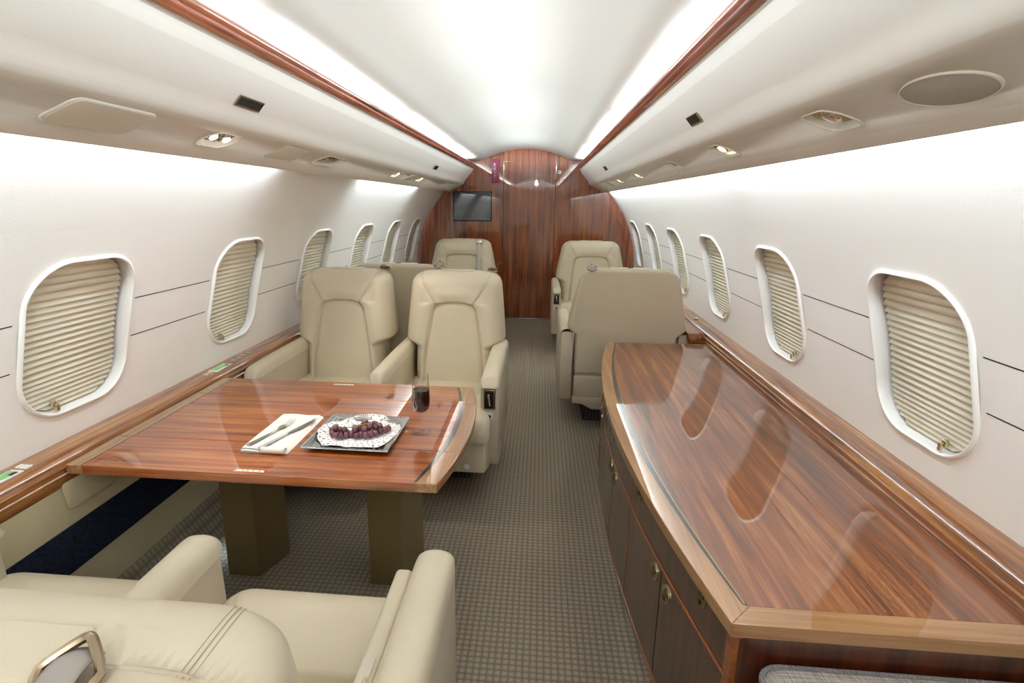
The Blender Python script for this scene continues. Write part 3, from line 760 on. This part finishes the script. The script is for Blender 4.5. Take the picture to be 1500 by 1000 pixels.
def make_seat(name, label, x, y, facing, kind, arms, detail=(), belt=None, guide=None):
    """facing +1 looks forward (+Y), -1 looks aft; arms = ((world side, offset, thickness), ...)"""
    K = seat_meshes(kind)
    root = empty(name, (x, y, 0), 0 if facing > 0 else PI, label=label, cat='seat', group='cream leather cabin seats')
    for nm in ('seam_l', 'seam_r'): link('corner_seam', None, None, None, root, mesh=K[nm])
    for nm in ('backrest', 'back_insert', 'back_shell', 'seat_cushion', 'seat_pad', 'seat_body', 'leg_rest', 'rear_panel', 'rear_pocket', 'rear_skirt', 'plinth'):
        link(nm, None, None, None, root, mesh=K[nm])
    zt = K['zt']; cw_ = K['cap_w']
    # sunken headrest cap on the top of the back with its latch
    MB().box((-.0, -.165, zt-.003), (2*cw_-.12, .062, .014), .005, 3).build('headrest_cap', M['leather'], root)
    if kind == 'single': MB().box((0, -.178, zt+.005), (.03, .012, .006), .002).build('cap_latch', M['black'], root)
    for side, off, th in arms:
        ls = side*facing
        b, p = arm_mesh(th, -ls)
        for o in (b, p): o.parent = root; o.location = (ls*off, 0, 0)
        xi = ls*(off-th/2-.004)      # inner face
        if 'control' in detail and side == detail[1]:
            xo = ls*off
            MB().box((xo, .538, .505), (.052, .010, .095), .004).build('control_frame', M['bronze'], root)
            MB().box((xo, .5435, .505), (.038, .004, .080), .002).build('control_recess', M['black'], root)
            MB().box((xo, .548, .505), (.010, .008, .055), .003, rot=Matrix.Rotation(.15, 3, 'Y')).build('recline_lever', M['chrome'], root)
            MB().box((xo, .538, .425), (.034, .008, .034), .003).build('jack_plate', M['panel_plastic'], root)
            MB().lathe([(0, .002), (.007, .002), (.008, 0), (0, 0)], n=16, mtx=Matrix.Rotation(-PI/2, 3, 'X')).build('jack_socket', M['black'], root).location = (xo, .5425, .425)
        if 'lid' in detail and side == 1:
            MB().box((xi-ls*.014, .17, .555), (.036, .64, .06), .010).build('table_stowage', M['leather'], root)
            MB().box((xi-ls*.016, .06, .5855), (.022, .38, .004), .0015).build('stowage_lid', M['panel_plastic'], root)
            MB().box((xi-ls*.008, .04, .5882), (.0022, .33, .0016)).build('brass_edge', M['brass'], root)
            MB().box((xi-ls*.010, .20, .5885), (.005, .02, .002), .0008).build('lid_catch', M['brass'], root)
        if 'knob' in detail and side == detail[1]:
            MB().lathe([(0, .010), (.012, .009), (.014, .0), (0, 0)], n=16, mtx=Matrix.Rotation(-PI/2, 3, 'X')).build('knob', M['white_plastic'], root).location = (xi-ls*.05, .58, .20)
    if guide is not None:
        gx = guide*facing; sc_ = 1.0
        pts = []
        for k in range(24):
            a = 2*PI*k/24; c_, s_ = math.cos(a), math.sin(a)
            wv_ = .025*(1-.62*max(0, s_))        # triangular loop, narrow on top
            pts.append((gx+wv_*c_, -.186+.021*s_, zt+.009+.012*s_))
        MB().tube(pts, .0042, 8, closed=True).build('belt_guide', M['bronze'], root)
        MB().box((gx, -.200, zt-.004), (.056, .016, .012), .004).build('guide_foot', M['bronze'], root)
        mb = MB(); mb.grid(lambda u, v: (gx+(u-.5)*.030, -.168-.060*v, zt+.010+.010*math.sin(v*PI*.9)-.03*v*v+.004*math.sin(u*PI)), 6, 8); b_ = mb.build('belt_end', M['belt'], root)
        b_.modifiers.new('t', 'SOLIDIFY').thickness = .0015
    if belt is not None:
        bx = belt*facing
        mb = MB()
        def fb(u, v):
            z = lerp(.46, zt+.008, v); yy = -.093-.08*(z-.42)/.565+.125*edge_prof(zt+.010-z, .075, 2.2)+.016
            return (bx+(u-.5)*.044, yy, z)
        mb.grid(fb, 2, 40); b_ = mb.build('shoulder_belt', M['belt_light'], root); b_.modifiers.new('t', 'SOLIDIFY').thickness = .002
        for z in (.955, .50): MB().box((bx, fb(.5, (z-.46)/(zt+.008-.46))[1]+.004, z), (.056, .012, .045), .004).build('belt_buckle', M['steel'], root)
    return root
XR, XL = -.28, -.88
make_seat('cabin_seat', 'nearest cream leather seat, seen from behind, beside the aisle with a bronze belt loop', XR, .50, 1, 'pair', ((-1, .285, .085), (1, .255, .085)), ('lid', 1), guide=.112)
make_seat('cabin_seat', 'cream leather seat against the left wall in the nearest row, seen from behind', XL, .50, 1, 'pair', ((-1, .230, .07),))
make_seat('cabin_seat', 'cream leather aisle seat facing the camera behind the table, next to the wine glass', XR+.015, 2.78, -1, 'pair', ((-1, .262, .07), (1, .245, .085)), ('control', 1, 'knob'), guide=.19)
make_seat('cabin_seat', 'cream leather window seat facing the camera behind the table', XL, 2.78, -1, 'pair', ((-1, .230, .07),), guide=.20)
make_seat('cabin_seat', 'cream leather seat in the second left row, turned away with only its back top showing', -.665, 3.38, 1, 'single', ((-1, .345, .075), (1, .345, .075)), guide=.25)
make_seat('cabin_seat', 'broad cream leather seat turned away, its plain back behind the sideboard', .705, 3.36, 1, 'single', ((-1, .345, .075), (1, .345, .075)), guide=-.22)
make_seat('cabin_seat', 'cream leather seat with a shoulder belt against the bulkhead, left, under the monitor', -.60, 5.42, -1, 'single', ((-1, .345, .075), (1, .345, .075)), ('control', 1), belt=.17)
make_seat('cabin_seat', 'cream leather seat facing the camera against the bulkhead, right', .69, 5.42, -1, 'single', ((-1, .345, .075), (1, .345, .075)), ('control', -1))

# ------------------------------------------------------------------ conference table
ZT = .61
tb = empty('conference_table', (-.6, 1.7, 0), label='glossy walnut conference table on two bronze pedestals', cat='table')
TO = Vector((-.6, 1.7, 0))
def table_edge(y):       # bowed aisle edge
    t_ = (y-1.70)/.40; return -.026-.050*t_*t_
YN, YF = 1.30, 2.095
def tpoly(x0, f1, y0, y1, n=10):
    pts = [(x0, y1), (x0, y0)]
    pts += [(f1(lerp(y0, y1, k/n)), lerp(y0, y1, k/n)) for k in range(n+1)]
    return pts
seams = [YN, 1.500, 1.905, YF]
G = .0012
bw_ = .062
for i in range(3):
    a, b = seams[i]+(G if i else 0), seams[i+1]-(G if i < 2 else 0)
    f = lambda y: table_edge(y)-bw_
    mb = MB(); mb.prism([(x-TO.x, y-TO.y) for x, y in tpoly(-1.098, f, a, b)], ZT-.028, ZT, bev=.0012); mb.build('leaf', M['wood_table'], tb, angle=12)
    pts = [(table_edge(lerp(b, a, k/10)), lerp(b, a, k/10)) for k in range(11)]+[(table_edge(lerp(a, b, k/10))-bw_+.0004, lerp(a, b, k/10)) for k in range(11)]
    mb = MB(); mb.prism([(x-TO.x, y-TO.y) for x, y in pts], ZT-.028, ZT, bev=.003); mb.build('edge_band', M['wood_band'], tb, angle=12)
    mb = MB(); mb.box((-1.1225-TO.x, (a+b)/2-TO.y, ZT-.014), (.047, b-a, .028), .002); mb.build('edge_band', M['wood_band'], tb, angle=12)
mb = MB(); n_ = 30; top = []; bot = []
for k in range(n_+1):
    y = lerp(YN+.01, YF-.01, k/n_); t_ = (y-1.70)/.39; wd = .0022+.0085*max(0, 1-t_*t_)
    top.append((table_edge(y)-bw_+.002+wd, y)); bot.append((table_edge(y)-bw_-.004, y))
mb.prism([(x-TO.x, y-TO.y) for x, y in top+bot[::-1]], ZT-.002, ZT+.0005); mb.build('inlay', M['inlay'], tb, smooth=False)
mb = MB(); mb.box((-1.0985-TO.x, 1.6975-TO.y, ZT-.0008), (.0035, .79, .0026)); mb.build('inlay', M['inlay'], tb, smooth=False)
MB().box((-.62-TO.x, 1.70-TO.y, ZT-.050), (.80, .55, .042), .006).build('underframe', M['bronze_leg'], tb)
for cx_ in (-.85, -.315):
    poly = [(-.075, -.085), (.045, -.085), (.09, .055), (.075, .095), (-.05, .095), (-.085, .04)]
    mb = MB(); mb.prism([(x+cx_-TO.x, y*1.0+1.73-TO.y) for x, y in poly], .0, ZT-.068, bev=.006)
    mb.build('pedestal', M['bronze_leg'], tb, angle=30)
for (xa, ya) in ((-.652, 1.322), (-.651, 2.068)):      # tiny white placards, too small to read
    x = xa
    mb = MB()
    for wd in (.022, .014, .016, .018, .014): mb.box((x+wd/2-TO.x, ya-TO.y, ZT+.0003), (wd-.003, .006, .0006)); x += wd
    mb.box((xa+.042-TO.x, ya-.006-TO.y, ZT+.0003), (.09, .0022, .0006))
    mb.build('placard', M['white'], tb, smooth=False)

# napkin, cutlery
nap = empty('napkin', (-.628, 1.57, ZT), label='white folded linen napkin under the fork and knife', cat='napkin')
def nap_layer(z0, dx, dy, w_, l_, name):
    mb = MB()
    def f(u, v):
        x = (u-.5)*w_+dx+(.5-v)*.0; y = (v-.5)*l_+dy
        e = edge_prof(min(u, 1-u)*w_, .006); return (x, y, z0+.005*e+.0012*math.sin(9*u+5*v))
    mb.grid(f, 24, 40)
    mb.grid(lambda u, v: ((u-.5)*w_+dx, (v-.5)*l_+dy, z0), 1, 1)
    return mb.build(name, M['linen'], nap, angle=60)
nap_layer(0.0005, 0, 0, .150, .285, 'lower_fold'); nap_layer(.005, -.004, .004, .142, .275, 'upper_fold')
mb = MB()
def roll(u, v):
    a = -PI/2+2*PI*1.15*v; r = .011-.003*v; return ((u-.5)*.075+.033, -.138+r*math.cos(a)*1.1-.003, .011+r*math.sin(a))
mb.grid(roll, 6, 24); o = mb.build('rolled_edge', M['linen'], nap); o.modifiers.new('t', 'SOLIDIFY').thickness = .001
def flatbar(path, widths, th, z):
    """ribbon with thickness following (x,y) points"""
    mb = MB(); L_, R_ = [], []
    for i, (p, wd) in enumerate(zip(path, widths)):
        a = Vector(path[max(0, i-1)][:2]); b = Vector(path[min(len(path)-1, i+1)][:2]); d = (b-a).normalized(); n = Vector((-d.y, d.x))
        pz = p[2] if len(p) > 2 else 0
        L_.append((p[0]+n.x*wd/2, p[1]+n.y*wd/2, z+pz)); R_.append((p[0]-n.x*wd/2, p[1]-n.y*wd/2, z+pz))
    N = len(L_); vs = []
    for i in range(N):
        l, r = Vector(L_[i]), Vector(R_[i]); mid = (l+r)/2
        vs += [l, mid+Vector((0, 0, th)), r, mid-Vector((0, 0, th*.3))]
    fs = [(i*4+k, i*4+(k+1) % 4, (i+1)*4+(k+1) % 4, (i+1)*4+k) for i in range(N-1) for k in range(4)]+[(0, 1, 2, 3), tuple((N-1)*4+k for k in range(4))[::-1]]
    return mb.add(vs, fs)
ZC = ZT+.0145
fk = empty('fork', (-.655, 1.55, ZC), rz=math.radians(-16), label='steel fork lying on the napkin, left of the knife', cat='fork')
flatbar([(0, -.105), (0, -.09), (0, -.05), (0, .0), (0, .02), (0, .03)], [.018, .017, .012, .006, .008, .016], .002, 0).build('handle', M['steel'], fk)
flatbar([(0, .028), (0, .038), (0, .050), (0, .056)], [.014, .022, .023, .022], .0018, .001).build('palm', M['steel'], fk)
for i in range(4): flatbar([((i-1.5)*.0062, .052), ((i-1.5)*.0064, .075, .003), ((i-1.5)*.0062, .100, .006)], [.0034, .003, .0018], .0012, .001).build('tine', M['steel'], fk)
kn = empty('knife', (-.600, 1.55, ZC), rz=math.radians(-19), label='steel table knife lying on the napkin', cat='knife')
flatbar([(0, -.125), (0, -.115), (0, -.06), (0, -.01)], [.012, .016, .014, .011], .004, 0).build('handle', M['steel'], kn)
flatbar([(0, -.012), (.0015, .02), (.002, .06), (.0, .10), (-.006, .125)], [.008, .015, .017, .013, .002], .0012, .001).build('blade', M['steel'], kn)

# silver tray with doily and grapes
tx, ty = -.386, 1.585
tray = empty('serving_tray', (tx, ty, ZT), rz=math.radians(-.5), label='square silver tray with stepped rim under a paper doily', cat='tray')
def sq(h, r=.006, n=3): return rrect(2*h, 2*h, r, n)
mb = MB(); rows = []
for h, z in ((.098, .0008), (.100, .0015), (.112, .006), (.114, .0085), (.118, .0085), (.120, .0115), (.124, .0115), (.126, .014), (.134, .015), (.136, .0135), (.134, .0125), (.098, .0002)):
    rows.append([(x, y, z) for x, y in sq(h)])
n_ = len(rows[0]); vs = [v for r_ in rows for v in r_]
mb.add(vs, [(j*n_+k, j*n_+(k+1) % n_, (j+1)*n_+(k+1) % n_, (j+1)*n_+k) for j in range(len(rows)-1) for k in range(n_)]+[tuple(range(n_))])
mb.build('tray_body', M['silver'], tray, angle=25)
mb = MB()
for i in range(4):
    for k in range(34):
        p = Vector((-.128+.256*k/33, -.130, .0155)); p = Matrix.Rotation(i*PI/2, 3, 'Z') @ p
        mb.box(p, (.0042, .0042, .003), .001, 1)
mb.build('beaded_rim', M['silver'], tray)
dl = MB(); NA, NR = 144, 30
def dz(r, a, x, y):
    # the doily is wider than the tray and lies up over its rim
    m_ = max(abs(x), abs(y)); return .0025+.014*smooth01(m_, .095, .130)+.0012*math.sin(6*a)
vs = []
for j in range(NR+1):
    r = .128*j/NR
    for k in range(NA):
        a = 2*PI*k/NA; sc_ = 1+.035*abs(math.sin(a*9))*(j/NR)**6
        x, y = r*sc_*math.cos(a), r*sc_*math.sin(a); vs.append((x, y, dz(r, a, x, y)))
fs = []
for j in range(NR):
    for k in range(NA):
        hole = False
        if j in (17,) and (k % 6) == 2: hole = True
        if j in (14,) and (k % 9) == 2: hole = True
        if j in (20,) and (k % 4) in (1,): hole = True
        if j in (23,) and (k % 4) == 1: hole = True
        if j in (25, 26) and (k % 8) in (3,): hole = True
        if j in (28,) and (k % 4) == 2: hole = True
        if not hole: fs.append((j*NA+k, j*NA+(k+1) % NA, (j+1)*NA+(k+1) % NA, (j+1)*NA+k))
dl.add(vs, fs); o = dl.build('paper_doily', M['paper'], angle=60); o.location = (tx+.002, ty+.008, ZT+.0015)
o.modifiers.new('t', 'SOLIDIFY').thickness = .0004
tag(o, 'round white paper lace doily on the silver tray', 'doily')
gb = empty('grape_bunch', (tx, ty, ZT+.006), label='bunch of red grapes on the doily', cat='grapes')
me_g = None
rng = random.Random(11)
gp = []
tgt = [(-.085, -.005), (-.072, -.012), (-.062, .004), (-.075, -.03), (-.058, -.042), (-.04, -.045), (-.045, -.022), (-.03, -.018), (-.028, -.036), (-.012, -.03), (-.012, -.012), (.003, -.02), (.006, -.038), (.018, -.028), (-.018, .02), (-.004, .022), (.008, .024), (.002, .042), (.02, .052), (.024, .034), (.032, .018), (.022, .002), (.034, -.012), (.044, .0), (.05, .018), (.058, .034), (.070, .022), (.082, .016), (.074, .002), (.06, -.012), (.048, -.026), (.036, -.036), (.064, .012), (.09, .028), (.05, .044)]
tgt2 = [(-.068, -.018), (-.035, -.03), (0, -.024), (.012, .034), (.038, .0), (.056, .006), (.066, .016), (.026, -.018), (.046, .026)]
for i, (x, y) in enumerate(tgt+tgt2):
    lv = i >= len(tgt); r = rng.uniform(.0098, .0112)
    z = r+(.0135 if lv else 0)
    if me_g is None:
        bm = bmesh.new(); bmesh.ops.create_uvsphere(bm, u_segments=20, v_segments=12, radius=1); me_g = bpy.data.meshes.new('grape'); bm.to_mesh(me_g); bm.free(); me_g.materials.append(M['grape']); me_g.shade_smooth()
    o = bpy.data.objects.new('grape', me_g); C.objects.link(o); o.parent = gb; o.location = (x, y, z)
    o.scale = (r, r, r*rng.uniform(1.0, 1.12)); o.rotation_euler = (rng.uniform(0, .6), rng.uniform(0, .6), rng.uniform(0, 6))
mb = MB(); mb.tube([(-.055, -.018, .016), (-.03, -.006, .022), (0, .004, .026), (.022, .012, .029), (.045, .024, .026), (.062, .03, .024)], [.0012, .0016, .002, .0022, .002, .0013], 8)
mb.tube([(0, .004, .026), (.006, .018, .024), (.006, .03, .02)], .0011, 6); mb.tube([(-.03, -.006, .022), (-.04, -.02, .02)], .001, 6); mb.tube([(.045, .024, .026), (.056, .012, .025)], .001, 6)
mb.build('stem', M['stem_green'], gb)
# glass of wine
wg = empty('wine_glass', (-.188, 1.63, ZT), label='tall stemmed glass of dark red wine beside the tray', cat='glass')
GH = .203
prof = [(0, .003), (.012, .0035), (.026, .0018), (.031, .0008), (.0315, .0), (.0, .0)]
prof_out = [(.0, .0), (.031, .0), (.0315, .0012), (.026, .0025), (.012, .0055), (.0055, .011), (.0042, .022), (.004, .05), (.0048, .062), (.009, .068), (.020, .075), (.0275, .087), (.0296, .103), (.0292, .13), (.0272, .17), (.0252, GH)]
prof_in = [(.0242, GH), (.0262, .17), (.0282, .13), (.0286, .103), (.0265, .088), (.019, .0775), (.008, .072), (.0, .071)]
MB().lathe(prof_out+prof_in, n=40).build('glass_body', M['glass'], wg, angle=60)
MB().lathe([(0, .0712), (.008, .0722), (.0188, .0777), (.0263, .0882), (.0284, .103), (.0281, .13), (.0272, .149), (0, .149)], n=40).build('wine', M['wine'], wg, angle=50)

# ------------------------------------------------------------------ sideboard
ZS = .575
sb = empty('sideboard', (.8, 1.95, 0), label='long bow-fronted walnut sideboard along the right wall', cat='cabinet')
SO = Vector((.8, 1.95, 0))
def sfront(y): return .462+.112*((y-1.95)/1.08)**2
SN, SF = .905, 3.08
# veneer field: narrow gap-free boards divided by two fine joints
bw2 = .052
def bandpoly(f0, f1, y0, y1, n=28): return [(f0(lerp(y1, y0, k/n)), lerp(y1, y0, k/n)) for k in range(n+1)]+[(f1(lerp(y0, y1, k/n)), lerp(y0, y1, k/n)) for k in range(n+1)]
def lp(pts): return [(x-SO.x, y-SO.y) for x, y in pts]
pts = bandpoly(lambda y: sfront(y)+bw2, lambda y: 1.149, SN+.052, SF-.02, 28)
MB().prism(lp(pts), ZS-.03, ZS, bev=.0008).build('top_veneer', M['wood_side'], sb, angle=12)
pts = bandpoly(sfront, lambda y: sfront(y)+bw2-.0004, SN, SF, 28)
# mitred at the near corner
pts = [(x, y) for x, y in pts]
pts[len(pts)//2] = (sfront(SN)+bw2, SN+.052)
MB().prism(lp(pts), ZS-.03, ZS, bev=.002).build('front_band', M['wood_band'], sb, angle=12)
MB().prism(lp([(sfront(SN)+.0006, SN), (1.149, SN), (1.149, SN+.0515), (sfront(SN)+bw2, SN+.0515)]), ZS-.03, ZS, bev=.001).build('end_band', M['wood_band_x'], sb, angle=12)
MB().prism(lp([(sfront(SF)+bw2, SF-.0196), (1.149, SF-.0196), (1.149, SF), (sfront(SF)+bw2, SF)]), ZS-.03, ZS, bev=.001).build('end_band', M['wood_band_x'], sb, angle=12)
a_, b_ = [], []
for k in range(41):
    y = lerp(SN+.055, SF-.02, k/40); t_ = (y-2.0)/1.08; wd = .0025+.015*max(0, 1-t_*t_)**1.0
    a_.append((sfront(y)+bw2-.003, y)); b_.append((sfront(y)+bw2-.003+wd, y))
MB().prism(lp(a_[::-1]+b_), ZS-.001, ZS+.0005).build('inlay', M['inlay'], sb, smooth=False)
a2 = [(x+.0002, y) for x, y in b_]; b2 = [(x+.0022, y) for x, y in b_]
MB().prism(lp(a2[::-1]+b2), ZS-.001, ZS+.0006).build('brass_line', M['brass'], sb, smooth=False)
pts = bandpoly(lambda y: sfront(y)+.032, lambda y: 1.145, SN+.012, SF-.01, 24)
MB().prism(lp(pts), .085, ZS-.031).build('carcass', M['wood_reveal'], sb, angle=30)
pts = bandpoly(lambda y: sfront(y)+.06, lambda y: 1.10, SN+.05, SF-.03, 24)
MB().prism(lp(pts), 0, .09).build('toe_kick', M['wood_reveal'], sb, angle=30)
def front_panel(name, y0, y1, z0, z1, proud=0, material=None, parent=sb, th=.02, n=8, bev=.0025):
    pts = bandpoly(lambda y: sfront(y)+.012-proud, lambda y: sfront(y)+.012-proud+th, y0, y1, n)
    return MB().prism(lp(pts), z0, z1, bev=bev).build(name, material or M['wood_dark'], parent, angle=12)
def pull(parent, y, z):
    x = sfront(y)+.0115; ang = math.atan2(1, -.224*(y-1.95)/1.08**2)
    g = math.atan(.224*(y-1.95)/1.08**2)
    mt_ = Matrix.Rotation(-g, 3, 'Z') @ Matrix.Rotation(-PI/2, 3, 'Y') @ Matrix.Diagonal((1.0, .72, 1)).to_3x3() if False else Matrix.Rotation(-g, 3, 'Z') @ Matrix.Rotation(-PI/2, 3, 'Y')
    o = MB().lathe([(.024, 0), (.024, .003), (.021, .0042), (.018, .003), (.014, .0008), (.0, .0006)], n=28, mtx=mt_).build('pull', M['brass'], parent, angle=50)
    o.location = (x-SO.x, y-SO.y, z)
    k = MB().lathe([(.011, .0), (.011, .0035), (.009, .005), (0, .005)], n=18, mtx=mt_).build('pull_button', M['bronze'], parent, angle=50)
    k.location = (x-SO.x, y-SO.y, z+.004)
ZR = .435
front_panel('mid_rail', SN+.02, SF-.01, ZR-.005, ZR+.005, .003, M['wood_edge'], n=24, bev=.001)
front_panel('plinth_rail', SN+.02, SF-.01, .085, .102, .001, M['wood_edge'], n=24, bev=.001)
front_panel('top_rail', SN+.002, SF-.002, ZS-.035, ZS-.029, .006, M['wood_edge'], n=24, bev=.001)
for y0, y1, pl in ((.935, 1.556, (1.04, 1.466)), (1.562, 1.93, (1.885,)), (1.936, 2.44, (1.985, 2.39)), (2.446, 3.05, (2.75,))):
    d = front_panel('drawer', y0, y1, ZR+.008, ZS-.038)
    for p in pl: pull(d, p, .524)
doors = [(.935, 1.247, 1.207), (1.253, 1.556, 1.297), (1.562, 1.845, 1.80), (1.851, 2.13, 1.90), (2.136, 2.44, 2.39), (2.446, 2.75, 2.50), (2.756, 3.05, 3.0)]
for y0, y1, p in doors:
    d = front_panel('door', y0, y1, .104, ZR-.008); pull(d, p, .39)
for y in (.927, 1.559, 2.443): front_panel('stile', y-.004 if y > 1 else .909, y+.002 if y > 1 else .932, .10, ZS-.036, .002, M['wood_edge'], n=1, bev=.0008)
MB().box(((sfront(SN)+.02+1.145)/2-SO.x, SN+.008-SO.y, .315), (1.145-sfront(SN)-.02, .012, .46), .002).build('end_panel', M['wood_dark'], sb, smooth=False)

# cushioned divan before the sideboard
dv = empty('divan', (.922, .552, 0), label='grey checked divan cushion with piped edge, lower right corner', cat='divan')
mb = MB(); cw2, cl2, cr = .62, .68, .04
outl = rrect(cw2, cl2, .045, 6)
def dome(s_, z): return [(x*s_, y*s_, z) for x, y in outl]
rows = [(.97, .385), (1.0, .40), (1.0, .480), (.985, .500), (.95, .508), (.8, .516), (.4, .520), (.0, .521)]
vs = []; n_ = len(outl)
for s_, z in rows: vs += dome(max(s_, .001), z)
mb.add([(x, y-.0, z) for x, y, z in vs], [(j*n_+k, j*n_+(k+1) % n_, (j+1)*n_+(k+1) % n_, (j+1)*n_+k) for j in range(len(rows)-1) for k in range(n_)]+[tuple(range(n_))])
mb.build('cushion', M['grey_weave'], dv, angle=50).location = (0, 0, 0)
MB().tube([(x*1.0, y*1.0, .496) for x, y in outl], .0055, 8, closed=True).build('piping', M['piping'], dv)
MB().box((0, 0, .19), (.56, .64, .38), .01).build('divan_base', M['wood_dark'], dv)

# control panels in the ledges
def ctrl(x, y, label, s=1, rz=0, n_left=3, n_right=0):
    root = empty('control_panel', (x, y, .6275), rz, label=label, cat='control')
    MB().box((0, 0, .001), (.046, .115, .005), .0015).build('bezel', M['white_plastic'], root)
    MB().box((0, 0, .0033), (.032, .095, .002), .0005).build('display', M['lcd'], root)
    MB().box((0.012, .035, .004), (.012, .02, .0012), .0004).build('display_corner', M['black'], root)
    for i in range(n_left):
        MB().box((-.012+.013*i, .078+.0*i, .001), (.009, .022, .006), .001).build('button', M['white_plastic'], root)
    for i in range(n_right):
        MB().box((.0, -.075-.026*i, .001), (.02, .012, .005), .001).build('button', M['panel_plastic'], root)
ctrl(-1.213, 1.165, 'green display and three buttons in the left ledge, lower left corner', n_left=3)
ctrl(-1.208, 2.17, 'small green display in the left ledge beside the table', n_left=0, n_right=2)
root = empty('button_row', (-1.208, 2.17, .628), label='row of small steel buttons in the left ledge beyond the small display', cat='buttons')
for i in range(4): MB().box((0, .11+.045*i, .001), (.024, .022, .006), .001).build('button', M['steel'], root)
kb = MB().lathe([(0, .016), (.010, .015), (.013, .008), (.011, .0), (0, 0)], n=20).build('ledge_knob', M['brass']); kb.location = (1.20, 3.52, .628); tag(kb, 'small brass knob on the right ledge beside the broad seat', 'knob')

# added lamp by the left wall, for a small bluish patch on the floor
area('floor_patch_fill', (-1.02, 1.82, .05), (.6, 0, -1), .02, .25, .12, (.6, .8, 1))
